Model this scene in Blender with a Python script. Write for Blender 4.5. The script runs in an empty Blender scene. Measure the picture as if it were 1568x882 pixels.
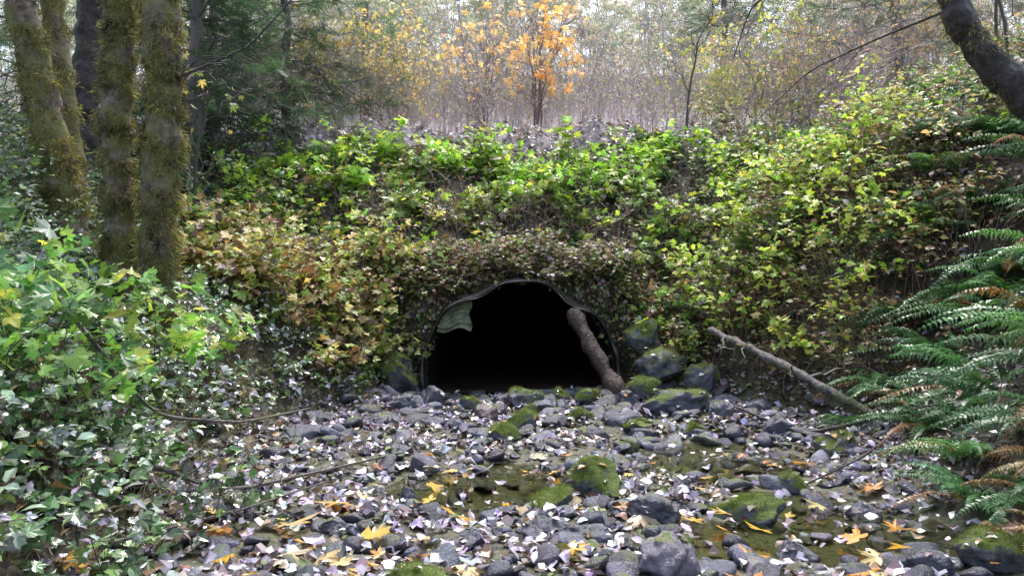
import bpy, math
import numpy as np
rng=np.random.default_rng(11)
U=rng.uniform
# ------------------------------------------------------------------ helpers
def nrm(a): return a/np.maximum(np.linalg.norm(a,axis=-1,keepdims=True),1e-9)
def fbm(x,y,s=1.0,seed=0,octv=4):
    r=np.random.default_rng(seed); x=np.asarray(x,float); y=np.asarray(y,float)
    o=np.zeros(np.broadcast(x,y).shape); a=1.0; f=1.0/s
    for i in range(octv):
        for k in range(4):
            th=r.uniform(0,6.28); ph=r.uniform(0,6.28); ff=f*r.uniform(.7,1.4)
            o=o+a*np.sin((x*math.cos(th)+y*math.sin(th))*ff*6.28+ph)*.35
        a*=.5; f*=2.1
    return o
def fbm3(p,s=1.0,seed=0,octv=3):
    r=np.random.default_rng(seed); o=np.zeros(p.shape[:-1]); a=1.0; f=1.0/s
    for i in range(octv):
        for k in range(5):
            d=r.normal(size=3); d/=np.linalg.norm(d)
            o=o+a*np.sin((p@d)*f*6.28*r.uniform(.7,1.4)+r.uniform(0,6.28))*.35
        a*=.5; f*=2.1
    return o
class MB:
    def __init__(s): s.V=[];s.T=[];s.C=[];s.M=[];s.S=[];s.n=0
    def add(s,V,T,C,mat=0,smooth=False):
        V=np.asarray(V,float).reshape(-1,3); T=np.asarray(T,int).reshape(-1,3)
        C=np.asarray(C,float)
        if C.ndim==1: C=np.tile(C[:3],(len(V),1))
        s.V.append(V); s.T.append(T+s.n); s.C.append(C); s.n+=len(V)
        s.M.append(np.full(len(T),mat)); s.S.append(np.full(len(T),smooth))
    def mesh(s,name,mats):
        V=np.concatenate(s.V); T=np.concatenate(s.T); C=np.concatenate(s.C); M=np.concatenate(s.M); S=np.concatenate(s.S)
        me=bpy.data.meshes.new(name); m=len(T)
        me.vertices.add(len(V)); me.vertices.foreach_set('co',V.astype(np.float32).ravel())
        me.loops.add(3*m); me.loops.foreach_set('vertex_index',T.astype(np.int32).ravel())
        me.polygons.add(m); me.polygons.foreach_set('loop_start',(np.arange(m)*3).astype(np.int32))
        try: me.polygons.foreach_set('loop_total',np.full(m,3,np.int32))
        except Exception: pass
        for mt in mats: me.materials.append(mt)
        me.polygons.foreach_set('material_index',M.astype(np.int32))
        me.polygons.foreach_set('use_smooth',S.astype(bool))
        me.update(calc_edges=True)
        at=me.color_attributes.new('Col','FLOAT_COLOR','POINT')
        C4=np.ones((len(V),4),np.float32); C4[:,:3]=C; at.data.foreach_set('color',C4.ravel())
        return me
    def build(s,name,mats,parent=None):
        return link(name,s.mesh(name,mats),parent)
def link(name,me,parent=None,loc=None,rot=None,scale=None):
    o=bpy.data.objects.new(name,me); bpy.context.scene.collection.objects.link(o)
    if loc is not None: o.location=loc
    if rot is not None: o.rotation_euler=rot
    if scale is not None: o.scale=(scale,)*3 if np.isscalar(scale) else scale
    if parent: o.parent=parent
    return o
def tubes(mb,P,R,col,sides=3,mat=0,smooth=True,disp=0,dscale=.3):
    P=np.asarray(P,float); R=np.asarray(R,float); N,K,_=P.shape
    t=nrm(np.gradient(P,axis=1)); d=nrm(P[:,-1]-P[:,0])
    ref=np.where(np.abs(d[:,:1])>.7,np.array([[0,1.,0]]),np.array([[1.,0,0]]))[:,None,:]
    u=nrm(np.cross(t,ref)); v=np.cross(t,u)
    a=np.arange(sides)/sides*2*np.pi
    dirs=np.cos(a)[None,None,:,None]*u[:,:,None,:]+np.sin(a)[None,None,:,None]*v[:,:,None,:]
    rr=R[:,:,None]
    V=P[:,:,None,:]+dirs*rr[...,None]
    if disp:
        V=V+dirs*(fbm3(V,dscale,5)*disp*rr)[...,None]
    idx=np.arange(N*K*sides).reshape(N,K,sides)
    A=idx[:,:-1,:]; B=idx[:,1:,:]; A2=np.roll(A,-1,2); B2=np.roll(B,-1,2)
    T=np.concatenate([np.stack([A,A2,B2],-1).reshape(-1,3),np.stack([A,B2,B],-1).reshape(-1,3)])
    col=np.asarray(col,float)
    if col.ndim==2: C=np.repeat(col,K*sides,axis=0)
    else: C=col
    mb.add(V.reshape(-1,3),T,C,mat,smooth)
    return V,dirs
def canes(base,h,lean,K=7,wig=.03,ldir=None):
    N=len(base); t=np.linspace(0,1,K)[None,:,None]; th=U(0,6.28,N)
    D=np.stack([np.cos(th),np.sin(th),np.zeros(N)],-1)
    if ldir is not None: D=nrm(D*.6+np.array(ldir)[None])
    L=D[:,None,:]*np.asarray(lean).reshape(-1,1,1)
    up=np.array([0,0,1.])*np.asarray(h).reshape(-1,1,1)
    P=base[:,None,:]+up*(t*(1.15-.15*t*1.0)-.25*(t**3))+L*t**1.6
    P=P+rng.normal(0,1,(N,K,3))*wig*np.asarray(h).reshape(-1,1,1)*t
    return P
def along(P,idx,t):
    K=P.shape[1]; f=t*(K-1); i=np.minimum(f.astype(int),K-2); w=(f-i)[:,None]
    a=P[idx,i]; b=P[idx,i+1]; return a*(1-w)+b*w, nrm(b-a), i
def children(P,R,nper,t0,t1,L,ang,bias=0.2,droop=0.,K=5,rf=.6,wig=.04,side=None):
    N=len(P); idx=np.repeat(np.arange(N),nper); M=len(idx); t=U(t0,t1,M)
    pos,tan,i=along(P,idx,t); rp=nrm(np.cross(tan,rng.normal(size=(M,3))))
    if side is not None: rp=nrm(rp*np.array(side))
    a=ang+rng.normal(0,.15,M); d=np.cos(a)[:,None]*tan+np.sin(a)[:,None]*rp+np.array([0,0,bias]); d=nrm(d)
    Ls=(L*U(.5,1.2,M)*(1.15-.6*t))[:,None,None]
    s=np.linspace(0,1,K)[None,:,None]
    Q=pos[:,None,:]+d[:,None,:]*Ls*s+np.array([0,0,droop])*Ls*s**2
    w=rng.normal(0,1,(M,K,3))*wig*Ls; w[:,0]=0; Q=Q+w
    r0=np.maximum(R[idx,i]*rf,.0012)[:,None]; RR=r0*np.linspace(1,.35,K)[None,:]
    return Q,RR
def frames(n,d):
    z=nrm(n); y=nrm(d-(d*z).sum(-1,keepdims=True)*z); x=np.cross(y,z)
    return np.stack([x,y,z],-1)
def scatter(mb,tm,pos,Rm,sc,col,mat=0,smooth=False,vary=.12):
    tV,tT,tS=tm; N=len(pos); k=len(tV)
    sc=np.asarray(sc,float)
    if sc.ndim==1: S=sc[:,None,None]
    else: S=sc[:,None,:]
    loc=tV[None]*S
    V=np.einsum('nij,nkj->nki',Rm,np.broadcast_to(loc,(N,k,3)))+pos[:,None,:]
    T=(tT[None]+(np.arange(N)*k)[:,None,None]).reshape(-1,3)
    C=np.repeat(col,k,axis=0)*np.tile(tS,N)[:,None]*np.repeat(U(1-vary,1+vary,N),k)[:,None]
    mb.add(V.reshape(-1,3),T,C,mat,smooth)
def pal(cols,w,N,j=.15):
    w=np.array(w,float); w/=w.sum(); c=np.array(cols)[rng.choice(len(cols),N,p=w)]
    return c*U(1-j,1+j,(N,1))*U(1-j*.5,1+j*.5,(N,3))
def up_normals(N,tilt=.5,bias=(0,0,1)):
    return nrm(np.array(bias)[None]+rng.normal(0,tilt,(N,3)))
def rdir(N): 
    return rng.normal(size=(N,3))
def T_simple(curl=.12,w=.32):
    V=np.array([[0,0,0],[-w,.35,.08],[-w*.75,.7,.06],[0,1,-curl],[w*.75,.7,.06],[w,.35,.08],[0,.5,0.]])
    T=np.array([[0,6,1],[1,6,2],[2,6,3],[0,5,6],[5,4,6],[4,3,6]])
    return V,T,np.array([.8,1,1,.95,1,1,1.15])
def T_maple(curl=.15,deep=1.0,seed=0,flat=False):
    h=[(90,1.0),(82,.74),(76,.72),(73,.5),(64,.33*deep),(57,.52),(53,.72),(47,.72),(42,.95),(36,.72),(30,.66),(25,.42),(20,.32*deep),(12,.46),(2,.62),(-10,.5),(-25,.36),(-55,.26),(-85,.08)]
    pts=[(a,max(r,.3*deep) if a>-30 else r) for a,r in h]; pts=pts+[(180-a,r) for a,r in pts[::-1][:-1]]
    r=np.random.default_rng(seed)
    V=[[0,0,0]]
    for a,q in pts:
        q*=r.uniform(.92,1.08); V.append([q*math.cos(math.radians(a)),q*math.sin(math.radians(a)),0])
    V=np.array(V); rr=np.hypot(V[:,0],V[:,1]); an=np.arctan2(V[:,1],V[:,0])
    V[:,2]=curl*rr**2*(np.cos(an*3+r.uniform(0,6))+.4*np.cos(an*7)) - curl*.3*rr
    V[:,1]+=.3; V*=.77
    n=len(V)-1; T=np.array([[0,i,i+1] for i in range(1,n)]+[[0,n,1]])
    return V,T,np.where(rr<.1,1.2,np.where(rr<.5,1.0,.92))
def T_trio():
    V,T,S=T_simple(.1,.34); Vs=[];Ts=[];Ss=[]
    for k,(a,s,oy) in enumerate([(0,.62,.38),(62,.5,.34),(-62,.5,.34)]):
        c,sn=math.cos(math.radians(a)),math.sin(math.radians(a)); W=V*s
        W=np.stack([W[:,0]*c-W[:,1]*sn,W[:,0]*sn+W[:,1]*c+oy,W[:,2]],-1); Vs.append(W);Ts.append(T+7*k);Ss.append(S)
    return np.concatenate(Vs),np.concatenate(Ts),np.concatenate(Ss)
def T_spray(n=7):
    V=[];T=[]
    V+=[[-.012,0,0],[.012,0,0],[0,1,-.08]];T+=[[0,1,2]]
    for i in range(n):
        y=.08+.86*i/n; L=.30*(1-.7*i/n)
        for s in(-1,1):
            b=len(V); V+=[[0,y-.02,0],[0,y+.04,0],[s*L,y+L*.55,-.03+.02*((i*7)%3)]]; T+=[[b,b+1,b+2]]
    return np.array(V),np.array(T),np.ones(len(V))
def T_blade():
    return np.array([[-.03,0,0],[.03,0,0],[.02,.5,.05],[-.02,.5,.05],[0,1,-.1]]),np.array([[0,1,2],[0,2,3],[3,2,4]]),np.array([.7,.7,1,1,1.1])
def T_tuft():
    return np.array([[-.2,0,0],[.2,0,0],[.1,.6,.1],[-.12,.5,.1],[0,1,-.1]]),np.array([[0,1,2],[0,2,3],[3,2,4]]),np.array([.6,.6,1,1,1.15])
TS=T_simple(); TC=T_simple(.35,.38); TM=[T_maple(.16,1,s) for s in range(4)]; TTH=[T_maple(.14,1.75,s+9) for s in range(3)]; TR=T_trio(); TP=T_spray(); TB=T_blade(); TU=T_tuft()
# ------------------------------------------------------------------ materials
def newmat(name):
    m=bpy.data.materials.new(name); m.use_nodes=True; nt=m.node_tree; nt.nodes.clear()
    out=nt.nodes.new('ShaderNodeOutputMaterial'); return m,nt,out
def N_(nt,t,**k):
    n=nt.nodes.new(t)
    for a,b in k.items(): setattr(n,a,b)
    return n
def noise(nt,scale,detail=4,rough=.6):
    tc=N_(nt,'ShaderNodeNewGeometry'); n=N_(nt,'ShaderNodeTexNoise'); n.inputs['Scale'].default_value=scale
    n.inputs['Detail'].default_value=detail; n.inputs['Roughness'].default_value=rough
    nt.links.new(tc.outputs['Position'],n.inputs['Vector']); return n
def ramp(nt,src,stops):
    r=N_(nt,'ShaderNodeValToRGB'); e=r.color_ramp.elements
    while len(e)<len(stops): e.new(.5)
    for i,(p,c) in enumerate(stops): e[i].position=p; e[i].color=(*c,1) if len(c)==3 else c
    nt.links.new(src,r.inputs[0]); return r
def mixc(nt,f,a,b,mode='MIX'):
    m=N_(nt,'ShaderNodeMix',data_type='RGBA',blend_type=mode)
    for s,i in((f,0),(a,6),(b,7)):
        if isinstance(s,bpy.types.NodeSocket): nt.links.new(s,m.inputs[i])
        else: m.inputs[i].default_value=s if i==0 else (*s,1)
    return m.outputs[2]
def bump(nt,h,st,dist=.02):
    b=N_(nt,'ShaderNodeBump'); b.inputs['Strength'].default_value=st; b.inputs['Distance'].default_value=dist
    nt.links.new(h,b.inputs['Height']); return b.outputs[0]
def leafmat(name,rough=.35,tr=.35,spec=.5,tint=(1.25,1.25,.5),gain=1.0):
    m,nt,out=newmat(name); at=N_(nt,'ShaderNodeAttribute'); at.attribute_name='Col'
    c=mixc(nt,1.0,at.outputs['Color'],(gain,)*3,'MULTIPLY')
    p=N_(nt,'ShaderNodeBsdfPrincipled'); nt.links.new(c,p.inputs['Base Color']); p.inputs['Roughness'].default_value=rough
    p.inputs['Specular IOR Level'].default_value=spec
    t=N_(nt,'ShaderNodeBsdfTranslucent'); tc=mixc(nt,1.0,at.outputs['Color'],tuple(gain*x for x in tint),'MULTIPLY'); nt.links.new(tc,t.inputs[0])
    mx=N_(nt,'ShaderNodeMixShader'); mx.inputs[0].default_value=tr
    nt.links.new(p.outputs[0],mx.inputs[1]); nt.links.new(t.outputs[0],mx.inputs[2]); nt.links.new(mx.outputs[0],out.inputs[0]); return m
M_leaf=leafmat('green_leaf',.28,.46,.6,(1.3,1.3,.65),1.4); M_wet=leafmat('wet_leaf',.2,.12,.75,(1.1,1.1,.8),1.0); M_dry=leafmat('autumn_leaf',.36,.43,.5,(1.25,1.1,.65),1.15)
M_fern=leafmat('fern_leaf',.34,.28,.6,(1.2,1.25,.7),1.15); M_needle=leafmat('needles',.5,.3,.3,(1.15,1.15,.8),1.5)
def barkmat(name,c1,c2,moss=None,mthr=.5,scale=14,rough=.85,attr=False,st=.7):
    m,nt,out=newmat(name); p=N_(nt,'ShaderNodeBsdfPrincipled'); p.inputs['Roughness'].default_value=rough
    if attr:
        at=N_(nt,'ShaderNodeAttribute'); at.attribute_name='Col'; col=at.outputs['Color']
    else:
        n=noise(nt,scale,6,.65); col=ramp(nt,n.outputs[0],[(.35,c1),(.68,c2)]).outputs[0]; nt.links.new(bump(nt,n.outputs[0],st,.03),p.inputs['Normal'])
    if moss:
        n2=noise(nt,3.2,5,.7); r2=ramp(nt,n2.outputs[0],[(mthr-.06,(0,0,0)),(mthr+.08,(1,1,1))])
        n3=noise(nt,55,3,.7); mc=ramp(nt,n3.outputs[0],[(.3,tuple(x*.4 for x in moss)),(.7,tuple(x*1.5 for x in moss))])
        col=mixc(nt,r2.outputs[0],col,mc.outputs[0])
    nt.links.new(col,p.inputs['Base Color'])
    nt.links.new(p.outputs[0],out.inputs[0]); return m
M_twig=barkmat('twig_bark',(0,0,0),(1,1,1),attr=True,rough=.5)
M_mossbark=barkmat('mossy_bark',(.05,.036,.026),(.30,.25,.21),(.15,.15,.045),.46,15,st=1.0)
M_darkbark=barkmat('dark_bark',(.014,.011,.013),(.085,.072,.075),(.05,.06,.02),.6,16,.6,st=1.0)
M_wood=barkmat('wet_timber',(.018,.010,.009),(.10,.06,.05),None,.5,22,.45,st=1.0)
M_log=barkmat('log_bark',(.04,.032,.032),(.24,.21,.21),(.10,.14,.03),.56,22,.4,st=1.0)
def N_mul(nt,s,v):
    a=N_(nt,'ShaderNodeMath',operation='MULTIPLY'); nt.links.new(s,a.inputs[0]); a.inputs[1].default_value=v; return a.outputs[0]
def rockmat(name,mthr,c1=(.018,.019,.025),c2=(.12,.125,.15),rough=.14):
    m,nt,out=newmat(name); g=N_(nt,'ShaderNodeNewGeometry'); n=noise(nt,9,6,.65); at=N_(nt,'ShaderNodeAttribute'); at.attribute_name='Col'
    col=mixc(nt,1.0,ramp(nt,n.outputs[0],[(.3,c1),(.72,c2)]).outputs[0],at.outputs['Color'],'MULTIPLY')
    sx=N_(nt,'ShaderNodeSeparateXYZ'); nt.links.new(g.outputs['Normal'],sx.inputs[0])
    n2=noise(nt,5,5,.7); a=N_(nt,'ShaderNodeMath',operation='MULTIPLY_ADD'); nt.links.new(n2.outputs[0],a.inputs[0]); a.inputs[1].default_value=1.6; nt.links.new(sx.outputs[2],a.inputs[2])
    mk=ramp(nt,N_mul(nt,a.outputs[0],.5),[(mthr-.05,(0,0,0)),(mthr+.05,(1,1,1))])
    n3=noise(nt,90,3,.7); mc=ramp(nt,n3.outputs[0],[(.3,(.035,.055,.012)),(.7,(.16,.22,.05))])
    c=mixc(nt,mk.outputs[0],col,mc.outputs[0])
    p=N_(nt,'ShaderNodeBsdfPrincipled'); nt.links.new(c,p.inputs['Base Color'])
    rr=N_(nt,'ShaderNodeMapRange'); rr.inputs[3].default_value=rough; rr.inputs[4].default_value=.9; nt.links.new(mk.outputs[0],rr.inputs[0]); nt.links.new(rr.outputs[0],p.inputs['Roughness'])
    hb=N_(nt,'ShaderNodeMath',operation='ADD'); nt.links.new(n.outputs[0],hb.inputs[0]); nt.links.new(n3.outputs[0],hb.inputs[1])
    nt.links.new(bump(nt,hb.outputs[0],.6,.02),p.inputs['Normal']); nt.links.new(p.outputs[0],out.inputs[0]); return m
M_rock=rockmat('wet_rock',.93); M_mrock=rockmat('mossy_rock',.62); M_hrock=rockmat('half_mossy_rock',.76)
def groundmat():
    m,nt,out=newmat('forest_ground'); g=N_(nt,'ShaderNodeNewGeometry'); sx=N_(nt,'ShaderNodeSeparateXYZ'); nt.links.new(g.outputs['Position'],sx.inputs[0])
    n=noise(nt,6,8,.75); soil=ramp(nt,n.outputs[0],[(.3,(.014,.011,.008)),(.5,(.045,.036,.024)),(.72,(.11,.10,.07))])
    v=N_(nt,'ShaderNodeTexVoronoi'); v.inputs['Scale'].default_value=26; nt.links.new(g.outputs['Position'],v.inputs['Vector'])
    grav=mixc(nt,.75,ramp(nt,n.outputs[0],[(.3,(.03,.027,.02)),(.7,(.16,.15,.11))]).outputs[0],v.outputs['Color'],'MULTIPLY')
    grav=mixc(nt,.45,grav,(.085,.09,.035))
    mr=N_(nt,'ShaderNodeMapRange'); mr.inputs[1].default_value=.2; mr.inputs[2].default_value=.45; nt.links.new(sx.outputs[2],mr.inputs[0])
    c=mixc(nt,mr.outputs[0],grav,soil.outputs[0])
    mr2=N_(nt,'ShaderNodeMapRange'); mr2.inputs[1].default_value=3.4; mr2.inputs[2].default_value=4.0; nt.links.new(sx.outputs[2],mr2.inputs[0])
    n4=noise(nt,14,6,.7); straw=ramp(nt,n4.outputs[0],[(.3,(.14,.11,.11)),(.6,(.46,.40,.42))])
    c=mixc(nt,mr2.outputs[0],c,straw.outputs[0])
    p=N_(nt,'ShaderNodeBsdfPrincipled'); nt.links.new(c,p.inputs['Base Color']); p.inputs['Roughness'].default_value=.55
    hb=N_(nt,'ShaderNodeMath',operation='SUBTRACT'); nt.links.new(n.outputs[0],hb.inputs[0]); nt.links.new(v.outputs['Distance'],hb.inputs[1])
    nt.links.new(bump(nt,hb.outputs[0],.8,.03),p.inputs['Normal']); nt.links.new(p.outputs[0],out.inputs[0]); return m
M_ground=groundmat()
def watermat():
    m,nt,out=newmat('creek_water'); n=noise(nt,7,3,.5); b=bump(nt,n.outputs[0],.3,.03)
    t=N_(nt,'ShaderNodeBsdfTransparent'); t.inputs[0].default_value=(.75,.78,.6,1)
    gl=N_(nt,'ShaderNodeBsdfGlossy'); gl.inputs['Roughness'].default_value=.04; nt.links.new(b,gl.inputs['Normal'])
    fr=N_(nt,'ShaderNodeFresnel'); fr.inputs[0].default_value=1.5; nt.links.new(b,fr.inputs['Normal'])
    mx=N_(nt,'ShaderNodeMixShader'); nt.links.new(fr.outputs[0],mx.inputs[0]); nt.links.new(t.outputs[0],mx.inputs[1]); nt.links.new(gl.outputs[0],mx.inputs[2])
    nt.links.new(mx.outputs[0],out.inputs[0]); return m
M_water=watermat()
def metalmat(name,c1,c2,rough=.45,metal=.6):
    m,nt,out=newmat(name); n=noise(nt,7,6,.7); p=N_(nt,'ShaderNodeBsdfPrincipled'); nt.links.new(ramp(nt,n.outputs[0],[(.35,c1),(.65,c2)]).outputs[0],p.inputs['Base Color'])
    p.inputs['Roughness'].default_value=rough; p.inputs['Metallic'].default_value=metal; nt.links.new(bump(nt,n.outputs[0],.4,.01),p.inputs['Normal']); nt.links.new(p.outputs[0],out.inputs[0]); return m
M_steel=metalmat('weathered_steel',(.02,.016,.013),(.18,.17,.17),.5,.3); M_inner=metalmat('pipe_dark_inner',(.003,.003,.003),(.010,.009,.009),.8,0); M_flap=metalmat('algae_steel',(.05,.08,.025),(.30,.34,.24),.5,.1)  # M_inner is near-black: the pipe's inner darkness is put into the colour
# ------------------------------------------------------------------ terrain
WZ=.035
CX,CZ,CR=.1,.36,1.2
def h(x,y):
    x=np.asarray(x,float); y=np.asarray(y,float)
    xl=np.interp(y,[-10,4,6.6,9,10,11],[-1.6,-1.9,-2.4,-1.7,-1.3,-1.3]); xr=np.interp(y,[-10,4.8,7.5,9,10,11],[2.2,2.6,3.4,2.4,1.5,1.5])
    wob=fbm(x*0+.3,y,1.6,3,3)*.12*np.clip((10-y)/1.5,.1,1); xl=xl+wob; xr=xr+wob
    dl=xl-x; dr=x-xr
    bl=np.interp(dl,[0,.3,.8,2,5,10,30,200],[0,.42,.95,1.5,3.0,4.4,6,20]); br=np.interp(dr,[0,.4,1,2.4,5,12,30,200],[0,.4,1.0,2.7,4.1,5.6,8,22])
    bed=.075+.018*np.clip(y-4,0,6)+fbm(x,y,1.3,8,4)*.028
    for (cx,cy,rx,ry,dd) in [(-.1,5.7,.95,.85,.15),(1.75,6.6,1.0,.85,.18),(2.05,4.7,.7,1.0,.15),(.9,4.3,.35,.5,.06),(-.2,9.6,.9,.7,.1),(.5,3.3,.6,.5,.08),(.9,7.4,.5,.3,.08)]:
        bed=bed-dd*np.exp(-(((x-cx)/rx)**2+((y-cy)/ry)**2)**1.5)
    side=bed+np.maximum(bl,br)
    ax=np.abs(x-CX)
    yy=y+fbm(x,x*0+1,3,4,2)*.12*np.clip(np.abs(x)-1.2,0,1)+fbm(x,x*0+2,.7,6,2)*.05
    ys_=[11.3,13.6,14.1,20,32,50,80,250]; zs_=[2.2,3.95,4.2,4.2,8.5,15,20,30]
    e1=np.interp(yy,[10.05,10.2,10.45]+ys_,[-1,1.45,1.72]+zs_); e2=np.interp(yy,[9.1,11.3]+ys_[1:],[-.3,2.2]+zs_[1:])
    w=np.clip((ax-1.0)/.8,0,1); w=w*w*(3-2*w); e=e1*(1-w)+e2*w
    k=.25; z=np.maximum(side,e)+k*np.exp(-np.abs(side-e)/k)*.4*np.clip((ax-1.15)*4,0,1)
    b=np.clip((z-.3)/.6,0,1)
    return z+b*(fbm(x,y,2.2,21,4)*.07+fbm(x,y,1.3,31,3)*.15*np.clip((y-10.8),0,1))
def axis(lo,hi,step,far,extra=()):
    a=np.arange(lo,hi,step); a=np.unique(np.concatenate([a,np.array(extra)])) if len(extra) else a; l=[];r=[];s=step;p=lo
    while p>-far: s*=1.12; p-=s; l.append(p)
    s=step;p=a[-1]
    while p<far: s*=1.12; p+=s; r.append(p)
    return np.array(l[::-1]+list(a)+r)
X=axis(-5.5,6.5,.055,220,np.arange(-1.2,1.4,.02)); Y=axis(2.5,14.6,.055,240,np.arange(9.94,10.36,.008))
GX,GY=np.meshgrid(X,Y,indexing='ij'); GZ=h(GX,GY)
nx,ny=GX.shape; idx=np.arange(nx*ny).reshape(nx,ny)
q=np.stack([idx[:-1,:-1],idx[1:,:-1],idx[1:,1:],idx[:-1,1:]],-1).reshape(-1,4)
V=np.stack([GX,GY,GZ],-1).reshape(-1,3); c=V[q].mean(1)
Y0=9.86
dent=lambda A:-.11*np.exp(-((A-2.0)/.22)**2)+.02*np.sin(3*A)-.13*np.exp(-((A-.95)/.25)**2)+.012*np.sin(11*A)
ang=np.arctan2(c[:,2]-CZ,c[:,0]-CX)
inside=(np.hypot(c[:,0]-CX,c[:,2]-CZ)<CR-.02+dent(ang)*np.exp(-np.clip(c[:,1]-Y0,0,9)*2))&(c[:,1]>10.06)&(c[:,1]<10.9)
q=q[~inside]
mb=MB(); mb.add(V,np.concatenate([q[:,[0,1,2]],q[:,[0,2,3]]]),(1,1,1),0,True); mb.build('ground',[M_ground])
# surface samples of the steep soil face round the pipe mouth
qc=V[q].mean(1); sel=(np.abs(qc[:,0]-CX)<1.95)&(qc[:,1]>9.5)&(qc[:,1]<10.75)&(qc[:,2]>.3)&(np.hypot(qc[:,0]-CX,qc[:,2]-CZ)>1.16)
qs=q[sel]; n1=np.cross(V[qs[:,2]]-V[qs[:,0]],V[qs[:,3]]-V[qs[:,1]]); ar=np.linalg.norm(n1,axis=1); FN=n1/np.maximum(ar,1e-9)[:,None]; FN*=np.sign(FN[:,2:3]+1e-6); FC=V[qs].mean(1); FP=ar/ar.sum()
mb=MB(); gx,gy=np.meshgrid(np.linspace(-3,4.2,30),np.linspace(-4,10.4,40),indexing='ij'); ii=np.arange(gx.size).reshape(gx.shape)
qq=np.stack([ii[:-1,:-1],ii[1:,:-1],ii[1:,1:],ii[:-1,1:]],-1).reshape(-1,4)
mb.add(np.stack([gx,gy,gx*0+WZ],-1),np.concatenate([qq[:,[0,1,2]],qq[:,[0,2,3]]]),(1,1,1)); mb.build('creek_water',[M_water])
# ------------------------------------------------------------------ culvert
culv=link('culvert_pipe',None)
def ring_surface(ys,rad,na=96):
    a=np.linspace(0,2*np.pi,na); A,YY=np.meshgrid(a,ys,indexing='ij'); R=rad(YY,A)
    V=np.stack([CX+R*np.cos(A),YY+0*A,CZ+R*np.sin(A)],-1); i=np.arange(A.size).reshape(A.shape)
    q=np.stack([i[:-1,:-1],i[1:,:-1],i[1:,1:],i[:-1,1:]],-1).reshape(-1,4); return V,np.concatenate([q[:,[0,1,2]],q[:,[0,2,3]]])
ys=np.arange(Y0,24,.035)
jag=lambda V:np.exp(-(V[...,1]-Y0)*5)*(.09*np.sin(5*np.arctan2(V[...,2]-CZ,V[...,0]-CX))+.03*np.sin(23*np.arctan2(V[...,2]-CZ,V[...,0]-CX)))
mb=MB()
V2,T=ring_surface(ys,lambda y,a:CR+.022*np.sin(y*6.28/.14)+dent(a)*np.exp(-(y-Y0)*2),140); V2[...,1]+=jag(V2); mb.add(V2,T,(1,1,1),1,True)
ys2=np.arange(Y0,12,.035); V2,T=ring_surface(ys2,lambda y,a:CR+.02+.022*np.sin(y*6.28/.14)+dent(a)*np.exp(-(y-Y0)*2),140); V2[...,1]+=jag(V2); mb.add(V2,T,(1,1,1),0,True)
a=np.linspace(0,2*np.pi,140)
P=np.stack([CX+(CR+.01+dent(a))*np.cos(a),Y0-.005+.09*np.sin(a*5)+.03*np.sin(23*a),CZ+(CR+.01+dent(a))*np.sin(a)],-1)[None]
tubes(mb,P,(.011+.006*np.sin(a*9))[None],(1,1,1),6)
mb.build('corrugated_shell',[M_steel,M_inner],culv)
mb=MB(); aa=np.linspace(0,2*np.pi,40); V2=np.concatenate([[[CX,23.95,CZ]],np.stack([CX+1.25*np.cos(aa),23.95+aa*0,CZ+1.25*np.sin(aa)],-1)]); mb.add(V2,[[0,i,i+1] for i in range(1,40)],(1,1,1)); mb.build('dark_end_cap',[M_inner],culv)  # added black cap at the far end, keeps the pipe interior unlit
mb=MB(); gx,gy=np.meshgrid(np.linspace(-1.08,1.28,30),np.linspace(10.0,23.9,120),indexing='ij'); ii=np.arange(gx.size).reshape(gx.shape)
qq=np.stack([ii[:-1,:-1],ii[1:,:-1],ii[1:,1:],ii[:-1,1:]],-1).reshape(-1,4)
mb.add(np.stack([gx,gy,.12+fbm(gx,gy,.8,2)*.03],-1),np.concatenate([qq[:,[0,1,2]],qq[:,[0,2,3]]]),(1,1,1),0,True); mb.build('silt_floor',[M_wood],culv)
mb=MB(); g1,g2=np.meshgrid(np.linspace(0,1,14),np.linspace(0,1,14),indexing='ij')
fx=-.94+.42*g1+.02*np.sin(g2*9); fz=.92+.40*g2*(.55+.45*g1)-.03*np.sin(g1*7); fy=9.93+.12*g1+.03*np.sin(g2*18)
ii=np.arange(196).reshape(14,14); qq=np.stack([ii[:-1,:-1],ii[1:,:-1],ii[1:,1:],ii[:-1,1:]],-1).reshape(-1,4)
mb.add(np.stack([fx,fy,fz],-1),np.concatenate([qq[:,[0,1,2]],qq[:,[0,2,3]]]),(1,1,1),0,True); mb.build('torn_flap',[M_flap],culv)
def beam(name,pts,rad,mat,sides=12,disp=.25,ds=.25,K=30,branches=0,bl=.5,cc=(.1,.08,.07),sub=0):
    pts=np.array(pts,float); t=np.linspace(0,len(pts)-1,K); P=np.stack([np.interp(t,range(len(pts)),pts[:,i]) for i in range(3)],-1)
    for _ in range(3): P[1:-1]=(P[:-2]+P[1:-1]*2+P[2:])/4
    R=np.interp(t,range(len(rad)),rad); R[-1]*=.4; R[0]*=.6
    mb=MB(); tubes(mb,P[None],R[None],cc,sides,0,True,disp,ds)
    if branches:
        Q,RR=children(P[None],R[None],branches,.1,1,bl,.9,.1,0,7,.45,.05); tubes(mb,Q,RR,cc,4)
        if sub: Q,RR=children(Q,RR,sub,.2,1,bl*.45,.8,.05,0,5,.6,.05); tubes(mb,Q,np.maximum(RR,.002),cc,3)
    return mb.build(name,[mat])
beam('timber_post',[(.72,9.74,1.17),(.97,9.45,.70),(1.27,9.1,.12)],[.09,.105,.11],M_wood,7,.25,.4)
beam('fallen_log',[(2.25,9.1,.98),(2.75,8.2,.68),(3.35,7.1,.25)],[.04,.047,.034],M_log,9,.3,.15,40,5,.6,sub=3)
def hz(x,y,o): return (x,y,float(h(x,y))+o)
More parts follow.
